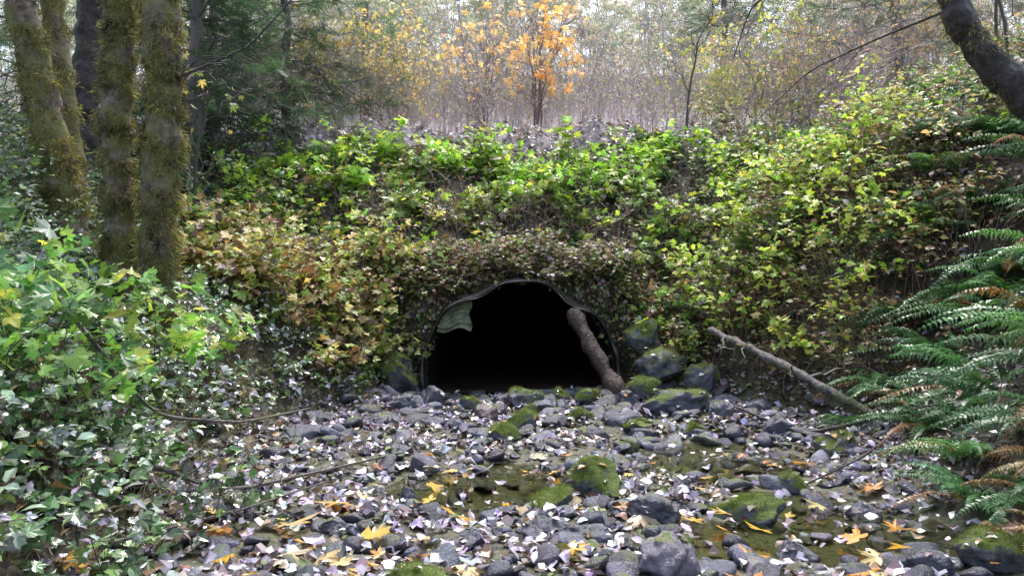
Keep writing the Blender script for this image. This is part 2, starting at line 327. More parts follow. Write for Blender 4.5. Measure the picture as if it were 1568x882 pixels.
beam('fallen_branch',[hz(-2.35,4.1,.1),hz(-1.8,5.0,.06),hz(-1.3,5.6,.1),hz(-.85,6.3,.05)],[.012,.016,.012,.007],M_log,6,.2,.1,30,6,.4,sub=2)
beam('fallen_branch',[hz(-2.7,4.6,.6),hz(-2.2,4.9,.42),hz(-1.9,5.6,.38),hz(-1.6,6.4,.38)],[.014,.012,.01,.007],M_log,6,.2,.1,30,6,.5,sub=3)
beam('fallen_branch',[hz(2.2,8.0,.1),hz(2.6,7.1,.05),hz(3.3,6.2,.2)],[.012,.018,.012],M_darkbark,6,.2,.1,30,5)
beam('fallen_branch',[hz(-1.9,3.6,.15),hz(-1.5,4.4,.1),hz(-1.2,5.2,.12)],[.007,.008,.004],M_log,6,.2,.1,30,6,.4,sub=3)
beam('fallen_branch',[hz(2.0,5.4,.1),hz(2.6,5.9,.1),hz(3.2,6.4,.2)],[.007,.009,.005],M_darkbark,6,.2,.1,30,6,.4,sub=3)
beam('overhanging_branch',[(3.2,6.2,4.6),(2.5,6.4,4.1),(1.95,6.5,3.75),(1.8,6.5,3.3)],[.016,.012,.008,.004],M_darkbark,6,.2,.1,30,10,.9,sub=5)
beam('overhanging_branch',[(3.4,6.1,3.6),(3.0,6.6,3.5),(2.6,7.0,3.35),(2.2,7.2,2.95)],[.012,.009,.006,.003],M_darkbark,6,.2,.1,30,12,.7,sub=6)
beam('bare_limb',[(-3.05,7,3.25),(-2.75,7.1,3.42),(-2.35,7.15,3.62),(-1.95,7.2,4.1)],[.018,.014,.010,.005],M_darkbark,6,.2,.1,30,8,.6,sub=5)
# ------------------------------------------------------------------ rocks
def ico(sub):
    import bmesh
    bm=bmesh.new(); bmesh.ops.create_icosphere(bm,subdivisions=sub,radius=1); V=np.array([v.co[:] for v in bm.verts]); T=np.array([[v.index for v in f.verts] for f in bm.faces]); bm.free(); return V,T
I4=ico(5); I2=ico(3)
def rockV(base,seed,planes=9,rough=.05):
    r=np.random.default_rng(seed); V=base.copy()
    for i in range(planes):
        n=r.normal(size=3); n/=np.linalg.norm(n); d=r.uniform(.5,.85); s=V@n; V=V-np.maximum(0,s-d)[:,None]*n*.93
    V=V*(1+fbm3(V,.9,seed,4)[:,None]*rough); return V
def boulder(name,x,y,w,hh,mat,seed,z=None,dep=None,tint=(1,1,1),planes=9):
    V=rockV(I4[0],seed,planes,.09); V=V/np.abs(V).max(0)*np.array([w/2,(dep or w*.8)/2,hh*.62])
    a=U(-.5,.5); V=V@np.array([[math.cos(a),-math.sin(a),0],[math.sin(a),math.cos(a),0],[0,0,1]])
    zz=float(h(x,y)) if z is None else z
    mb=MB(); mb.add(V+np.array([x,y,zz+hh*.2]),I4[1],tint,0,True)
    if mat in (M_mrock,M_hrock):
        P=V[I4[1]].mean(1); n=nrm(np.cross(V[I4[1]][:,1]-V[I4[1]][:,0],V[I4[1]][:,2]-V[I4[1]][:,0]))
        ok=np.where((n[:,2]+fbm3(P,.3,seed)*.7>(.35 if mat is M_mrock else .65)))[0]
        if len(ok):
            k=rng.choice(ok,min(6000,int(9000*w)+700)); pp=P[k]+rng.normal(0,.006,(len(k),3))+np.array([x,y,zz+hh*.2])
            scatter(mb,TB,pp,frames(rng.normal(size=(len(k),3)),n[k]+rng.normal(0,.5,(len(k),3))),U(.014,.034,len(k)),pal([(.13,.18,.035),(.20,.25,.06),(.07,.10,.02)],[3,2,2],len(k)),1)
    k=max(4,int(w*26)); top=V[V[:,2]>hh*.1]
    if len(top) and w>.2:
        pp=top[rng.choice(len(top),k)]+np.array([x,y,zz+hh*.2+.008]); scatter(mb,TS,pp,frames(up_normals(k,.3),rdir(k)),U(.03,.08,k),pal([(.4,.38,.44),(.25,.2,.17),(.5,.3,.1)],[3,3,1],k),2)
    return mb.build(name,[mat,M_needle,M_wet])
B=[(.576,5.36,.5,.34,'m'),(.27,4.95,.32,.24,'m'),(.19,4.45,.3,.16,'r'),(.72,3.85,.38,.24,'s'),(1.45,4.95,.52,.24,'m'),(.41,4.3,.3,.14,'r'),(.84,4.8,.36,.22,'r'),
(1.75,8.3,1.0,.32,'h'),(.11,8.6,.5,.28,'h'),(.87,8.8,.34,.22,'m'),(.56,9.0,.3,.22,'m'),(-.43,8.3,.28,.2,'m'),(-.28,7.7,.3,.22,'b'),(.1,7.5,.34,.2,'m'),(-.08,7.0,.32,.18,'m'),
(-.87,8.9,.36,.26,'r'),(-1.14,8.5,.3,.24,'r'),(-.7,5.4,.17,.18,'r'),(2.46,7.4,.36,.22,'r'),(2.7,6.6,.4,.22,'h'),(2.1,4.0,.28,.18,'r'),(-.45,3.62,.4,.12,'m'),(1.2,7.6,.3,.16,'h'),(.35,8.2,.34,.2,'r'),(-.55,7.9,.24,.18,'r'),(1.25,8.8,.34,.22,'r'),(2.1,7.9,.3,.22,'r'),(.2,8.1,.22,.16,'m'),(1.95,5.6,.26,.14,'h'),(-1.6,6.3,.22,.12,'r'),(1.0,6.9,.22,.12,'m'),(-1.0,4.5,.2,.1,'r'),
(1.5,4.2,.24,.12,'r'),(-.2,4.3,.2,.1,'r'),(1.3,6.0,.2,.1,'m'),(2.2,5.0,.25,.12,'r'),(-.9,6.4,.2,.1,'r'),(.6,6.2,.2,.12,'m'),(-.5,6.8,.18,.1,'r'),(1.7,7.5,.26,.14,'h'),(-1.3,7.6,.24,.14,'r'),(.7,7.9,.3,.18,'m'),(-.1,8.9,.3,.18,'r'),(1.6,6.0,.2,.1,'m')]
for i,(x,y,w,hh,k) in enumerate(B):
    mat={'m':M_mrock,'h':M_hrock}.get(k,M_rock); tint={'s':(2.1,1.9,2.0),'b':(2.0,1.4,1.2)}.get(k,(1.3,1.3,1.45))
    boulder('mossy_boulder' if k in 'mh' else 'creek_rock',x,y,w,hh,mat,40+i,tint=tint,planes=5 if k=='s' else 9)
boulder('mossy_boulder',1.58,9.68,.44,.42,M_mrock,131,z=.80,tint=(1.4,1.5,1.3),planes=5)
boulder('mossy_boulder',1.75,9.35,.6,.42,M_hrock,132,z=.42,planes=6,tint=(1.4,1.4,1.4))
boulder('mossy_boulder',1.5,9.05,.45,.3,M_mrock,133,z=.2,planes=6)
boulder('mossy_boulder',2.15,9.0,.4,.3,M_hrock,135,z=.35,planes=6,tint=(1.3,1.3,1.4))
boulder('mossy_boulder',-1.42,9.55,.6,.5,M_mrock,134,z=.28,tint=(.8,.8,.8),planes=5)
boulder('mossy_boulder',2.55,4.15,.5,.22,M_mrock,95,z=.04,planes=5)
RT=[]
for s in range(8):
    V2=rockV(I2[0],200+s,7,.04); V2=V2/np.abs(V2).max(0); RT.append((V2,I2[1],np.ones(len(V2))))
mb=MB()
def bedpts(n,y0,y1,margin=.0):
    y=y0+(y1-y0)*U(0,1,n); xl=np.interp(y,[4,6.6,9,10],[-1.9,-2.4,-1.7,-1.1])-margin; xr=np.interp(y,[4.8,7.5,9,10],[2.6,3.4,2.4,1.3])+margin
    x=xl+(xr-xl)*U(0,1,n); return x,y
for k in range(8):
    n=190; x,y=bedpts(n,2.8,9.9,.1); s=.02+.08*U(0,1,n)**2.2; s=s*np.where(y>7,1.4,1)
    z=h(x,y); scatter(mb,RT[k],np.stack([x,y,z+s*.22],-1),frames(up_normals(n,.25),rdir(n)),np.stack([s*U(.9,1.5,n),s,s*U(.5,.8,n)],-1),pal([(1.5,1.5,1.75),(.8,.8,.9),(2.2,2.1,2.3),(1.3,1.4,.9)],[4,5,1.5,1],n),0,True)
mb.build('creek_cobbles',[M_rock])
# ------------------------------------------------------------------ fallen leaves
LG=[(.62,.59,.72),(.38,.35,.45),(.22,.19,.20),(.10,.065,.055),(.38,.28,.18),(.2,.25,.1)]
mb=MB(); n=17500; x,y=bedpts(n,2.6,9.8,.35); z=h(x,y)
wet=z<WZ+.01; keep=~wet|(U(0,1,n)<.10); dens=fbm(x,y,.8,77,3)>-.36; keep&=dens|(U(0,1,n)<.25)
x,y,z=x[keep],y[keep],np.maximum(z[keep],WZ); n=len(x); s=U(.025,.095,n)
scatter(mb,TC,np.stack([x,y,z+U(.006,.055,n)],-1),frames(up_normals(n,.36),rdir(n)),np.stack([s*U(.6,1.5,n),s,s*U(-1.5,2.2,n)],-1),pal(LG,[5,4.5,4.5,4,1.5,.6],n,.28),0)
n=10000; x=U(-5.5,6.5,n); y=U(3,14.2,n); z=h(x,y); k=(z>.2)&~((np.abs(x-CX)<1.3)&(y>9.8)&(y<10.35)); x,y,z=x[k],y[k],z[k]; n=len(x); s=U(.04,.1,n)
scatter(mb,TC,np.stack([x,y,z+U(.01,.05,n)],-1),frames(up_normals(n,.4),rdir(n)),s,pal(LG,[1.5,2.5,4,5,2,1],n,.2),0)
n=9000; x=U(-7,8,n); y=U(12.9,15.5,n); z=h(x,y); s=U(.05,.12,n)
scatter(mb,TC,np.stack([x,y,z+U(.01,.08,n)],-1),frames(up_normals(n,.5),rdir(n)),s,pal([(.72,.66,.74),(.55,.48,.52),(.5,.40,.3),(.2,.13,.1)],[4,4,2,1.5],n,.2),0)
mb.build('fallen_leaves',[M_wet])
mb=MB(); n=2600; k=rng.choice(len(FC),n,p=FP); pp=FC[k]+FN[k]*.02; s=U(.04,.09,n)
scatter(mb,TC,pp,frames(FN[k]+rng.normal(0,.5,(n,3)),np.array([0,-.3,-1])+rng.normal(0,.5,(n,3))),s,pal([(.12,.08,.06),(.25,.18,.12),(.36,.33,.37),(.12,.18,.05),(.2,.28,.07)],[4,3,1.5,2.5,2],n,.2),0)
n=9000; k=rng.choice(len(FC),n,p=FP); pp=FC[k]+rng.normal(0,.01,(n,3)); kk=fbm3(pp,.5,4)>-.1; pp=pp[kk]; fn=FN[k][kk]; n=len(pp)
scatter(mb,TU,pp,frames(rdir(n),fn+np.array([0,-.3,-.5])+rng.normal(0,.4,(n,3))),U(.03,.08,n),pal([(.10,.13,.03),(.17,.19,.05),(.10,.07,.045),(.05,.06,.02)],[3,2,3,2],n),1)
mb.build('bank_moss_mat',[M_wet,M_dry])
mb=MB(); YL=[(.64,.42,.10),(.58,.30,.07),(.58,.46,.22),(.40,.21,.07),(.62,.54,.38)]
fix=[(-1.25,4.3,.2),(-1.5,4.3,.14),(-1.6,4.5,.13),(-.83,4.25,.2),(-.35,4.75,.19),(.74,4.75,.15),(1.33,4.75,.13),(.85,4.0,.17),(1.2,4.0,.12),(.25,4.0,.12),(-1.15,4.0,.15),(-.95,4.0,.13),(-2.0,5.6,.13),(-.5,4.0,.15),(-.2,3.8,.14),(1.65,3.6,.18),(1.9,4.3,.14),(2.4,5.3,.13),(1.1,3.6,.14),(-1.0,4.75,.17),(2.3,6.2,.13),(-.6,5.6,.14),(.2,6.3,.12)]
P=[];S=[]
for (x,y,s) in fix: P.append((x,y,max(float(h(x,y)),WZ)+.06)); S.append(s*1.3)
n=95; x,y=bedpts(n,3.2,6.5,.5); z=np.maximum(h(x,y),WZ)
P=np.concatenate([np.array(P),np.stack([x,y,z+.05],-1)]); S=np.concatenate([S,U(.06,.16,n)]); w=rng.integers(0,4,len(P))
for k in range(4):
    q_=w==k; m=q_.sum(); scatter(mb,TM[k],P[q_],frames(up_normals(m,.22),rdir(m)),S[q_],pal(YL,[4,2,3,2,2],m,.12),0)
mb.build('maple_leaves',[M_dry])
# ------------------------------------------------------------------ cane shrubs
def shrub_mass(name,pts,hgt,lean,nleaf,size,cols,w,tmpl,mat,stemcol=(.09,.055,.04),t0=.3,tilt=.45,rad=.004,side=2,bias=(0,-.35,1),reach=.06,brn=3,brl=.3,parent=None,ldir=None,clump=0):
    mb=MB()
    if clump: pts=pts[fbm(pts[:,0],pts[:,1],1.3,55,3)>-clump]
    N=len(pts); hh=U(*hgt,N)*(1+.5*fbm(pts[:,0],pts[:,1],1.1,66,2)); P=canes(pts-np.array([0,0,.03]),hh,U(*lean,N),ldir=ldir); R=np.full((N,1),rad)*np.linspace(1,.4,7)[None]
    tubes(mb,P,R,pal([stemcol],[1],N,.3),3,1)
    if brn:
        Q,RR=children(P,R,brn,t0,.95,brl,.9,.25,-.15,5,.7); tubes(mb,Q,RR,pal([stemcol],[1],len(Q),.3),3,1)
        allP=[(P,nleaf),(Q,side)]
    else: allP=[(P,nleaf)]
    for (A,k) in allP:
        idx=np.repeat(np.arange(len(A)),k); m=len(idx)
        if m==0: continue
        t=U(t0 if A is P else .25,1,m); pos,tan,_=along(A,idx,t); d=rdir(m); d[:,2]*=.3; d=nrm(d); pos=pos+d*reach*U(.3,1,m)[:,None]
        nn=up_normals(m,tilt,bias); sz=size*U(.5,1.3,m)
        tl=tmpl if isinstance(tmpl,list) else [tmpl]; ch=rng.integers(0,len(tl),m); cc=cols(pos) if callable(cols) else pal(cols,w,m,.22)
        cc=cc*np.clip(1+.35*fbm3(pos,.9,17,2),.45,1.6)[:,None]
        for j in range(len(tl)):
            s=ch==j
            if s.any(): scatter(mb,tl[j],pos[s],frames(nn[s],d[s]+np.array([0,0,-.25])),sz[s],cc[s],0)
    return mb.build(name,[mat,M_twig],parent)
def gpts(n,x0,x1,y0,y1,cond=None):
    x=U(x0,x1,n); y=U(y0,y1,n); z=h(x,y)
    if cond is not None: k=cond(x,y,z); x,y,z=x[k],y[k],z[k]
    return np.stack([x,y,z],-1)
LIME=[(.26,.42,.07),(.19,.33,.06),(.37,.47,.11),(.08,.15,.04),(.46,.46,.16)]
DARKG=[(.04,.085,.035),(.03,.065,.03),(.07,.12,.045),(.12,.145,.13)]
def embcol(p):
    n=len(p); f=np.clip((p[:,2]-1.7)/1.5,0,1); yel=np.clip(1-(p[:,0]+.7)/1.5,0,1)*np.clip(1-(p[:,2]-1.5)/1.9,0,1)
    a=pal(LIME,[5,4,2.5,2,1],n,.28); b=pal([(.07,.12,.03),(.15,.11,.07),(.18,.28,.06),(.08,.055,.045),(.3,.28,.3)],[3.5,2,2.5,2.5,1],n,.25); c=pal([(.48,.45,.2),(.30,.19,.10),(.54,.50,.29),(.14,.09,.06),(.29,.36,.09)],[3,2,2,2,3.5],n,.25)
    r=U(0,1,n)[:,None]; pt=(fbm(p[:,0],p[:,2],1.2,91,2)*.35)[:,None]; o=np.where(r<(.33+.48*f)[:,None]+pt,a,b); r2=U(0,1,n)[:,None]; return np.where(r2<(yel*.7)[:,None],c,o)
def inmouth(x,y,z): return ~((np.abs(x-CX)<1.2)&(y<10.3))&(z>.35)
shrub_mass('salmonberry_thicket',gpts(1450,-4.4,4.4,9.5,13.0,lambda x,y,z:inmouth(x,y,z)&~((np.abs(x-CX)<1.4)&(y<10.8))),(.2,.8),(.1,.5),7,.115,embcol,None,[TTH[0],TR,TTH[1]],M_leaf,side=3,brl=.3,clump=.2,tilt=.55)
shrub_mass('thimbleberry_patch',gpts(240,-2.4,3.0,11.5,13.1),(.3,.75),(.1,.3),6,.14,LIME,[5,4,3,1,1],TTH,M_leaf,side=2,clump=.1)
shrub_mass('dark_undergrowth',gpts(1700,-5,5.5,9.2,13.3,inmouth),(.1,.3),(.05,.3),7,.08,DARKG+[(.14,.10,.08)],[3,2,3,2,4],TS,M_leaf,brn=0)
shrub_mass('overhanging_canes',gpts(380,-1.5,1.7,10.25,10.8,lambda x,y,z:z>1.3),(.08,.35),(.15,.55),5,.08,[(.20,.14,.11),(.28,.2,.12),(.14,.22,.05),(.22,.3,.08),(.42,.38,.38)],[3,2,2,2.5,1.5],[TS,TR],M_dry,stemcol=(.24,.18,.16),side=2,brn=4,brl=.25,ldir=(0,-1,0),rad=.006)
shrub_mass('mouth_bank_herbs',np.concatenate([gpts(300,-2.0,-.98,9.0,10.5,lambda x,y,z:z>.3),gpts(300,1.2,2.4,9.0,10.6,lambda x,y,z:z>.5)]),(.08,.35),(.05,.3),9,.075,[(.10,.18,.05),(.2,.3,.07),(.2,.14,.09),(.06,.09,.04),(.4,.36,.38)],[3,3,3,3,1],[TS,TR],M_leaf,side=2,brn=2,brl=.2)
shrub_mass('bare_cane_tangle',gpts(300,-3,3.6,10.3,11.8,inmouth),(.4,1.0),(.2,.6),1,.06,[(.25,.17,.1)],[1],TS,M_dry,stemcol=(.28,.2,.17),side=0,brn=6,brl=.4,rad=.005)
shrub_mass('autumn_salmonberry',gpts(430,-3.7,-1.2,8.6,10.7,lambda x,y,z:z>.35),(.3,1.0),(.2,.6),7,.115,[(.50,.46,.2),(.28,.17,.09),(.56,.52,.3),(.13,.085,.06),(.27,.38,.08),(.16,.26,.05)],[3,2,2.5,2.5,3.5,2.5],[TTH[2],TR],M_dry,side=3,tilt=.6)
shrub_mass('huckleberry_undergrowth',gpts(1700,-11,-3.6,6.5,14.5),(.3,1.0),(.1,.5),9,.08,[(.06,.12,.05),(.045,.09,.045),(.10,.17,.06),(.2,.23,.22)],[4,3,3,2.5],[TS,TR],M_leaf,side=3)
shrub_mass('bank_groundcover',gpts(1500,-5.2,-1.5,2.6,9,lambda x,y,z:z>.3),(.1,.36),(.08,.3),8,.085,[(.10,.20,.07),(.25,.33,.24),(.44,.46,.54),(.05,.10,.04),(.20,.32,.1)],[4,3,3,3,3],[TS,TR],M_wet,brn=2,brl=.14,side=2)
shrub_mass('creekside_shrub',gpts(120,-2.8,-1.5,2.5,4.9),(.12,.45),(.1,.4),6,.085,[(.10,.19,.07),(.18,.29,.1),(.34,.39,.36),(.05,.09,.04),(.26,.18,.1)],[4,3,3,4,1.5],[TTH[0],TTH[1],TR,TS],M_wet,brn=2,brl=.2,side=3,tilt=.6)
shrub_mass('moss_cushions',gpts(500,-3.4,-1.5,4.5,9.2,lambda x,y,z:(z>.25)&(z<1.2)),(.03,.12),(.02,.1),16,.05,[(.20,.24,.06),(.12,.15,.04),(.3,.3,.1)],[3,3,1],TU,M_dry,brn=0,reach=.08)
shrub_mass('thimbleberry_shrub',gpts(46,-3.1,-2.0,3.7,5.2,lambda x,y,z:z>.5),(.6,1.15),(.2,.55),6,.12,[(.13,.27,.08),(.08,.18,.07),(.22,.36,.1),(.26,.35,.26),(.4,.4,.12)],[4,3.5,2.5,2,.6],TTH+[TR],M_leaf,stemcol=(.1,.08,.06),side=3,t0=.3,tilt=.65,rad=.005)
shrub_mass('thimbleberry_shrub',gpts(40,-3.0,-2.0,5.2,7.0,lambda x,y,z:z>.5),(.5,1.0),(.2,.5),7,.12,[(.18,.33,.08),(.36,.40,.12),(.1,.2,.06)],[4,3,2],TTH,M_leaf,side=3,tilt=.6)
shrub_mass('vine_maple_shrub',gpts(220,1.9,4.4,8.2,10.3,lambda x,y,z:z>.5),(.75,1.25),(.2,.6),5,.095,[(.31,.41,.09),(.40,.45,.12),(.17,.29,.06),(.46,.44,.18)],[4,3,3,1],[TTH[0],TR],M_leaf,stemcol=(.2,.13,.09),t0=.55,side=3,brl=.35,tilt=.55)
shrub_mass('bare_salmonberry_canes',gpts(520,1.5,4.8,7.4,10.3,lambda x,y,z:z>.3),(.3,.95),(.2,.6),2,.07,[(.24,.16,.09),(.24,.26,.08)],[2,1],TS,M_dry,stemcol=(.28,.19,.14),brn=6,brl=.38,side=1,rad=.005)
shrub_mass('hillside_brambles',gpts(1400,3.4,11,8.0,15,lambda x,y,z:z>1.4),(.3,.9),(.2,.6),7,.085,[(.15,.26,.06),(.26,.34,.1),(.38,.28,.17),(.06,.11,.05),(.26,.18,.13),(.46,.41,.45)],[4,3,2,3,3,3],[TS,TR],M_leaf,side=3,brl=.3)
shrub_mass('bank_undergrowth',gpts(1300,2.1,6.5,3.2,9.8,lambda x,y,z:z>.3),(.08,.3),(.05,.3),7,.06,DARKG+[(.24,.14,.08),(.4,.36,.38)],[3,3,2,2,4,1.5],TS,M_wet,brn=0)
mb=MB(); p=np.concatenate([gpts(8000,-3.6,-1.4,3.2,9.6,lambda x,y,z:(z>.2)&(z<1.3)),gpts(5000,1.4,4.2,7,10.2,lambda x,y,z:(z>.2)&(z<1.4))]); m=len(p)
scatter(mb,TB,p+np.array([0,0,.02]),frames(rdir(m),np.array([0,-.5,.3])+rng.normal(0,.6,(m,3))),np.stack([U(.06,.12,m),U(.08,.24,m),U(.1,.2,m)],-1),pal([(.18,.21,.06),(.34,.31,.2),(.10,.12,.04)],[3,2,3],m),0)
mb.build('bank_grass',[M_dry])
# ------------------------------------------------------------------ ferns
def fern_mesh(seed,nf=15,L=1.0,cols=((.035,.10,.035),(.06,.15,.045)),M=30,droop=.75):
    r=np.random.default_rng(seed); mb=MB()
    for f in range(nf):
        az=f/nf*6.283+r.uniform(-.25,.25); l=L*r.uniform(.6,1.1); el=r.uniform(.5,1.2)
        t=np.linspace(0,1,M); dx=math.cos(el); dz=math.sin(el)
        rad=l*(t*dx+.35*t**2*dz*.6); z=l*(t*dz-droop*r.uniform(.8,1.25)*t**2*(.45+.5*dz)*1.0)
        sw=r.uniform(-.25,.25)*l*t**2
        P=np.stack([rad*math.cos(az)-sw*math.sin(az),rad*math.sin(az)+sw*math.cos(az),z],-1)
        tan=nrm(np.gradient(P,axis=0)); sd=nrm(np.cross(tan,[0,0,1.])); nn=np.cross(sd,tan)
        roll=r.uniform(-.6,.6); sd=sd*math.cos(roll)+nn*math.sin(roll); nn=np.cross(sd,tan)
        tubes(mb,P[None],np.linspace(.005,.0012,M)[None]*L,(.07,.06,.025),3,0)
        c0=np.array(cols[0]);c1=np.array(cols[1]); col=c0+(c1-c0)*r.uniform(0,1)
        if r.uniform()<.05: col=np.array([.26,.14,.07])
        pl=.135*L*np.clip(np.minimum(1,.35+t*5),0,1)*(1-t**2.2)**.8+.004; w=.026*L
        for s in(-1,1):
            k=slice(3,M); B0=P[k]; d=nrm(sd[k]*s+tan[k]*.35-nn[k]*0.12+r.normal(0,.12,(M-3,3))); tt=tan[k]
            Lp=pl[k][:,None]*r.uniform(.6,1.1,(M-3,1))
            a=B0-tt*w*.35; b=B0+tt*w*.5; m1=B0+d*Lp*.5+tt*w*.45+nn[k]*.012*L; m2=B0+d*Lp*.5-tt*w*.3+nn[k]*.012*L; tip=B0+d*Lp-nn[k]*.02*L
            V=np.stack([a,b,m1,m2,tip],1); T=(np.array([[0,1,2],[0,2,3],[3,2,4]])[None]+(np.arange(M-3)*5)[:,None,None]).reshape(-1,3)
            C=np.repeat(np.tile(col,(M-3,1))*r.uniform(.65,1.3,(M-3,1)),5,axis=0)
            mb.add(V.reshape(-1,3),T,C,0)
    return mb.mesh('sword_fern_mesh',[M_fern])
FM=[fern_mesh(s,20+s%3*2,cols=((.045,.115,.05),(.09,.19,.08))) for s in range(5)]
FL=[fern_mesh(20+s,17,1.0,((.09,.23,.09),(.17,.34,.13))) for s in range(3)]
FY=fern_mesh(33,14,1.0,((.42,.34,.14),(.35,.17,.07)))
def fern(x,y,s,kind='d',dz=0,tilt=0):
    me={'d':FM[rng.integers(5)],'l':FL[rng.integers(3)],'y':FY}[kind]; link('sword_fern',me,None,(x,y,float(h(x,y))-.02+dz),(U(-.2,.2),U(-.15,.15),U(0,6.28)),s)
for (x,y,s,k) in [(2.5,13.3,.85,'d'),(2.15,13.5,.6,'d'),(4.1,13.4,1.,'d'),(4.7,13.6,1.,'d'),(3.5,12.9,.8,'l'),(-1.3,13.5,.5,'y'),(-1.0,13.5,.45,'l'),(-3.4,9.6,.8,'d'),(-3.0,10.4,.7,'l'),(-2.3,11.2,.6,'l'),(-1.9,11.6,.6,'d'),(-4.2,11,.9,'d'),(-5.5,9.5,1,'d'),(-6.5,11.5,1.1,'d'),(-4.9,12.8,1,'d'),(-5.2,7.5,.8,'d'),(5.4,12.5,1,'d'),(6.2,11.6,1,'d'),(-3.2,13.2,.7,'l'),(5.6,10.6,1.,'l'),(2.3,12.4,.6,'l'),(3.2,11.9,.6,'d'),(-2.6,12.6,.6,'d'),
 (2.75,4.75,.62,'l'),(2.95,5.1,.7,'l'),(2.9,4.3,.6,'d'),(3.2,4.7,.8,'d'),(3.3,5.6,.85,'d'),(3.5,5.1,.9,'d'),(3.6,6.0,.9,'d'),(3.75,6.5,.95,'l'),(3.9,5.6,.95,'l'),(4.1,6.2,1,'d'),(4.2,6.9,1,'d'),(4.3,7.6,1,'d'),(4.6,6.6,1,'l'),(4.7,7.4,1,'d'),(4.9,8.2,1.05,'d'),(4.5,8.4,.95,'d'),(5.3,7.8,1.05,'d'),(5.4,8.8,1.05,'d'),(3.9,7.3,.9,'d'),(3.95,8.0,.9,'d'),(2.75,4.0,.5,'y'),(3.05,4.4,.55,'y'),(4.4,5.9,.95,'d'),(5.0,7.0,1.05,'d'),(3.0,3.7,.6,'d'),(3.45,6.9,.6,'d'),(3.6,7.6,.8,'l'),(3.3,6.3,.7,'d'),(4.4,7.1,.9,'l'),(3.8,4.9,.9,'d'),(4.3,9.0,.9,'d'),(5.0,9.4,1,'d'),(5.8,9.6,1.05,'d'),(4.8,8.9,.9,'l'),(5.6,8.2,1,'l'),(4.0,8.6,.8,'d'),(3.1,7.3,.6,'d')]:
    fern(x,y,s,k)
# ------------------------------------------------------------------ trees
def trunk_tree(name,pts,rad,mat,fuzz=0,leafcol=None,nb=12):
    pts=[tuple(p) for p in pts]; K=90; pts=np.array(pts,float); zt=np.linspace(0,len(pts)-1,K)
    P=np.stack([np.interp(zt,range(len(pts)),pts[:,i]) for i in range(3)],-1)
    for _ in range(4): P[1:-1]=(P[:-2]+P[1:-1]*2+P[2:])/4
    R=np.interp(zt,range(len(rad)),rad); R=R*(1+.04*np.sin(np.arange(K)*.9)+.04*np.sin(np.arange(K)*.37+pts[0,0]*5)); R[:4]*=np.array([1.35,1.22,1.12,1.05])
    par=link(name,None); mb=MB(); V,D=tubes(mb,P[None],R[None],(.1,.08,.06),28,0,True,.16,.22)
    if fuzz:
        VV=V[:,:58].reshape(-1,3);DD=D[:,:58].reshape(-1,3); k=rng.choice(len(VV),fuzz); pos=VV[k]+rng.normal(0,.022,(fuzz,3)); m=fbm3(pos,.4,9)>-.08; pos=pos[m];d=DD[k][m]; n=len(pos)
        cl=fbm3(pos,.35,14)[:,None]; colr=pal([(.20,.215,.06),(.12,.13,.045),(.30,.32,.11),(.17,.13,.08)],[3,3,2,3],n)*(1+.6*cl)
        scatter(mb,TU,pos-d*.005,frames(rdir(n),d*1.1+np.array([0,0,-.8])+rng.normal(0,.45,(n,3))),np.stack([U(.01,.03,n),U(.03,.09,n),U(.03,.06,n)],-1),np.clip(colr,.01,1),1)
    Q,RR=children(P[None],R[None],nb,.6,1,2.0,1.1,.3,-.1,7,.3); tubes(mb,Q,RR,(.1,.08,.07),5,0)
    Q2,R2=children(Q,RR,6,.3,1,.8,.8,.2,-.1,5,.6); tubes(mb,Q2,R2,(.1,.08,.07),3,0)
    mb.build('trunk',[mat,M_dry],par)
    mb=MB(); A=Q2; idx=np.repeat(np.arange(len(A)),5); pos,_,_=along(A,idx,U(.2,1,len(idx))); n=len(pos); pos+=rng.normal(0,.08,(n,3))
    scatter(mb,TS,pos,frames(up_normals(n,.5),rdir(n)),U(.08,.14,n),pal(leafcol or [(.15,.24,.04),(.36,.32,.06),(.1,.17,.03)],[3,2,2],n),0); mb.build('crown',[M_leaf],par)
    return par
def tb(x,y): return float(h(x,y))-.25
trunk_tree('mossy_alder_tree',[(-3.1,7,tb(-3.1,7)),(-3.10,7,2.0),(-3.06,7,3.0),(-3.12,7.05,4.2),(-3.0,7.2,6.5),(-3.1,7.3,9.5)],[.17,.155,.15,.15,.12,.08],M_mossbark,26000)
trunk_tree('mossy_alder_tree',[(-3.46,7.12,tb(-3.4,7.1)),(-3.53,7.15,2.0),(-3.56,7.15,3.0),(-3.52,7.2,4.2),(-3.7,7.3,6.5),(-3.6,7.4,9.5)],[.145,.125,.12,.125,.1,.06],M_mossbark,22000)
trunk_tree('mossy_alder_tree',[(-4.2,7.8,tb(-4.2,7.8)),(-4.35,7.8,2.2),(-4.5,7.8,2.9),(-4.85,7.8,4.3),(-5.4,7.8,6.5),(-5.7,7.9,9)],[.19,.155,.145,.135,.11,.06],M_mossbark,20000)
trunk_tree('mossy_alder_tree',[(-4.65,8.6,tb(-4.6,8.6)),(-4.75,8.6,2.8),(-4.97,8.6,4.5),(-5.1,8.6,7),(-5,8.6,9)],[.14,.12,.11,.09,.05],M_mossbark,10000)
trunk_tree('douglas_fir_trunk',[(-5.45,10,tb(-5.4,10)),(-5.36,10,3.7),(-5.26,10,5.1),(-5.2,10,8),(-5.2,10,12)],[.2,.17,.165,.14,.08],M_darkbark,0)
trunk_tree('leaning_maple_tree',[(5.3,6.3,tb(5.3,6.3)+.1),(4.75,6.25,2.6),(4.1,6.15,2.78),(3.72,6.1,3.1),(3.42,6.1,3.5),(3.3,6.1,3.95),(3.1,6.3,5.4),(2.6,6.6,7.5)],[.18,.135,.125,.115,.11,.10,.08,.05],M_darkbark,3000)
LAV=(.38,.32,.36)
